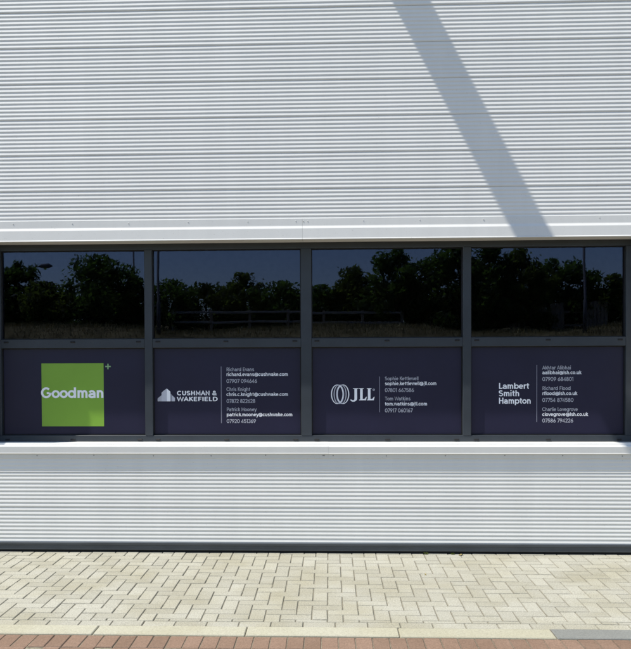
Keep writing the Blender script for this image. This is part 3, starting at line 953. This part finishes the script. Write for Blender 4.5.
# low double-rail fence in front of the shrubs
fy, fB = -24.5, 24.5
fence = thing('rail_fence', 'low pale double-rail fence mirrored in the two middle upper panes', 'fence', (0, fy, 0))
fx0, fx1 = mirror_x(172, fB), mirror_x(404, fB)
nbay = 6
zt, zl = mirror_z(312, fB), mirror_z(321.5, fB)
for i in range(nbay + 1):
    x = fx0 + (fx1 - fx0) * i / nbay
    zb = bank_z(x, fy)
    box('post', x - 0.05, x + 0.05, -0.06, 0.06, zb - 0.2, zt + 0.1, 'timber', fence, 0.01)
for zr in (zt, zl):
    for i in range(nbay):
        a = fx0 + (fx1 - fx0) * i / nbay
        b = fx0 + (fx1 - fx0) * (i + 1) / nbay
        dz = random.uniform(-0.015, 0.015)
        box('rail', a + 0.01, b - 0.01, 0.062, 0.10, zr - 0.04 + dz, zr + 0.04 + dz, 'rail', fence, 0.008)
# weathered board fence in short runs between the trunks
hy, hB = -24.2, 24.2
hb = thing('board_fence', 'weathered board fence mirrored between trunks of the rightmost upper pane', 'fence', (0, hy, 0))
for (ua, ub, vt) in ((475, 496, 305), (513, 528, 302), (532, 549, 301), (554, 567, 303), (588, 611, 302)):
    xa, xb = mirror_x(ua, hB), mirror_x(ub, hB)
    nb = max(2, int(round((xb - xa) / 0.15)))
    for i in range(nb):
        x0 = xa + (xb - xa) * i / nb
        x1 = xa + (xb - xa) * (i + 1) / nb
        box('board', x0 + 0.006, x1 - 0.006, -0.012, 0.012, 2.3, mirror_z(vt, hB) + random.uniform(-0.04, 0.04), 'timber', hb, 0.003)
for zr in (2.75, 3.25):
    box('rail', mirror_x(474, hB), mirror_x(612, hB), -0.06, -0.014, zr - 0.04, zr + 0.04, 'timber', hb, 0.004)

def lamp(label, u, B, top, rad, arm=None):
    x, y = mirror_x(u, B), -B
    z0 = bank_z(x, y) - 0.1
    t = thing('lamp_column', label, 'lamp post', (x, y, z0), 'lamp columns along the bank')
    bm = bmesh.new()
    add_tube(bm, [(0, 0, 0), (0, 0, 1.2), (0, 0, 1.22), (0, 0, top - z0)], [rad * 1.5, rad * 1.5, rad, rad * 0.8], 12)
    bm_obj('column', bm, 'pole', t, True)
    if arm:
        bm = bmesh.new()
        h = top - z0
        add_tube(bm, [(0, 0, h - 0.02), (arm * 0.3, 0, h + 0.10), (arm * 0.8, 0, h + 0.14)], [rad * 0.7, rad * 0.55, rad * 0.5], 8)
        bm_obj('bracket_arm', bm, 'pole', t, True)
        bm = bmesh.new()
        s = 1 if arm > 0 else -1
        add_tube(bm, [(arm * 0.75, 0, h + 0.13), (arm * 0.75 + s * 0.1, 0, h + 0.145), (arm * 0.75 + s * 0.45, 0, h + 0.16), (arm * 0.75 + s * 0.6, 0, h + 0.15)], [0.04, 0.09, 0.10, 0.03], 10)
        bm_obj('lantern', bm, 'pole', t, True)
lamp('street lamp with side arm mirrored beside the rounded tree of the leftmost pane', 33, 30, mirror_z(268, 30), 0.05, 0.6)
lamp('slim lamp column mirrored near the right end of the leftmost upper pane', 136.5, 26.5, 8.5, 0.04, 0.9)
lamp('lamp column mirrored at the left edge of the second upper pane', 158, 21, 8.0, 0.045, -0.9)
lamp('lamp column mirrored right of centre in the rightmost upper pane', 587.5, 21, 8.0, 0.045, 0.9)

# ================================================================== LITTER AT THE FOOT OF THE WALL
def leaf_scrap(x, y, s, rz, label):
    V = [(-s, 0, 0.002), (-s * 0.3, -s * 0.45, 0.006), (s * 0.6, -s * 0.3, 0.012), (s, 0.1 * s, 0.004), (s * 0.3, s * 0.45, 0.011), (-s * 0.5, s * 0.35, 0.008), (0, 0, 0.003)]
    F = [(6, i, (i + 1) % 6) for i in range(6)]
    V += [(p[0], p[1], p[2] - 0.0015) for p in V]
    F += [(13, 7 + (i + 1) % 6, 7 + i) for i in range(6)]
    o = obj('dry_leaf', V, F, 'dryleaf')
    o.location = (x, y, 0.0)
    o.rotation_euler.z = rz
    tag(o, label, 'leaf', 'leaf scraps on the pavement')
leaf_scrap(1.085, -0.05, 0.022, 0.4, 'yellowish dry leaf scrap at the foot of the wall below the third mullion')
leaf_scrap(0.72, -0.66, 0.012, 1.9, 'tiny pale leaf scrap on the buff blocks in the middle of the pavement')

def tuft(x, y, n, h, label):
    rt = random.Random(int(x * 1000))
    V, F = [], []
    for i in range(n):
        a, l = rt.uniform(0, 6.28), rt.uniform(0.3, 1.0) * h
        w = rt.uniform(0.0015, 0.003)
        bx, by = rt.gauss(0, 0.008), rt.gauss(0, 0.006)
        dx, dy = math.cos(a), math.sin(a)
        n0 = len(V)
        V += [(bx - dy * w, by + dx * w, -0.003), (bx + dy * w, by - dx * w, -0.003),
              (bx + dx * l * 0.3 + dy * w, by + dy * l * 0.3 - dx * w, l * 0.7), (bx + dx * l * 0.3 - dy * w, by + dy * l * 0.3 + dx * w, l * 0.7),
              (bx + dx * l * 0.8, by + dy * l * 0.8, l)]
        F += [(n0, n0 + 1, n0 + 2, n0 + 3), (n0 + 3, n0 + 2, n0 + 4)]
    o = obj('weed_tuft', V, F, 'leafB')
    o.location = (x, y, 0)
    tag(o, label, 'weed', 'weeds at the foot of the wall')
tuft(0.80, -0.02, 22, 0.024, 'small green weed at the foot of the wall right of the third logo')
tuft(1.02, -0.015, 18, 0.018, 'tiny weed beside the yellowish leaf scrap at the wall base')
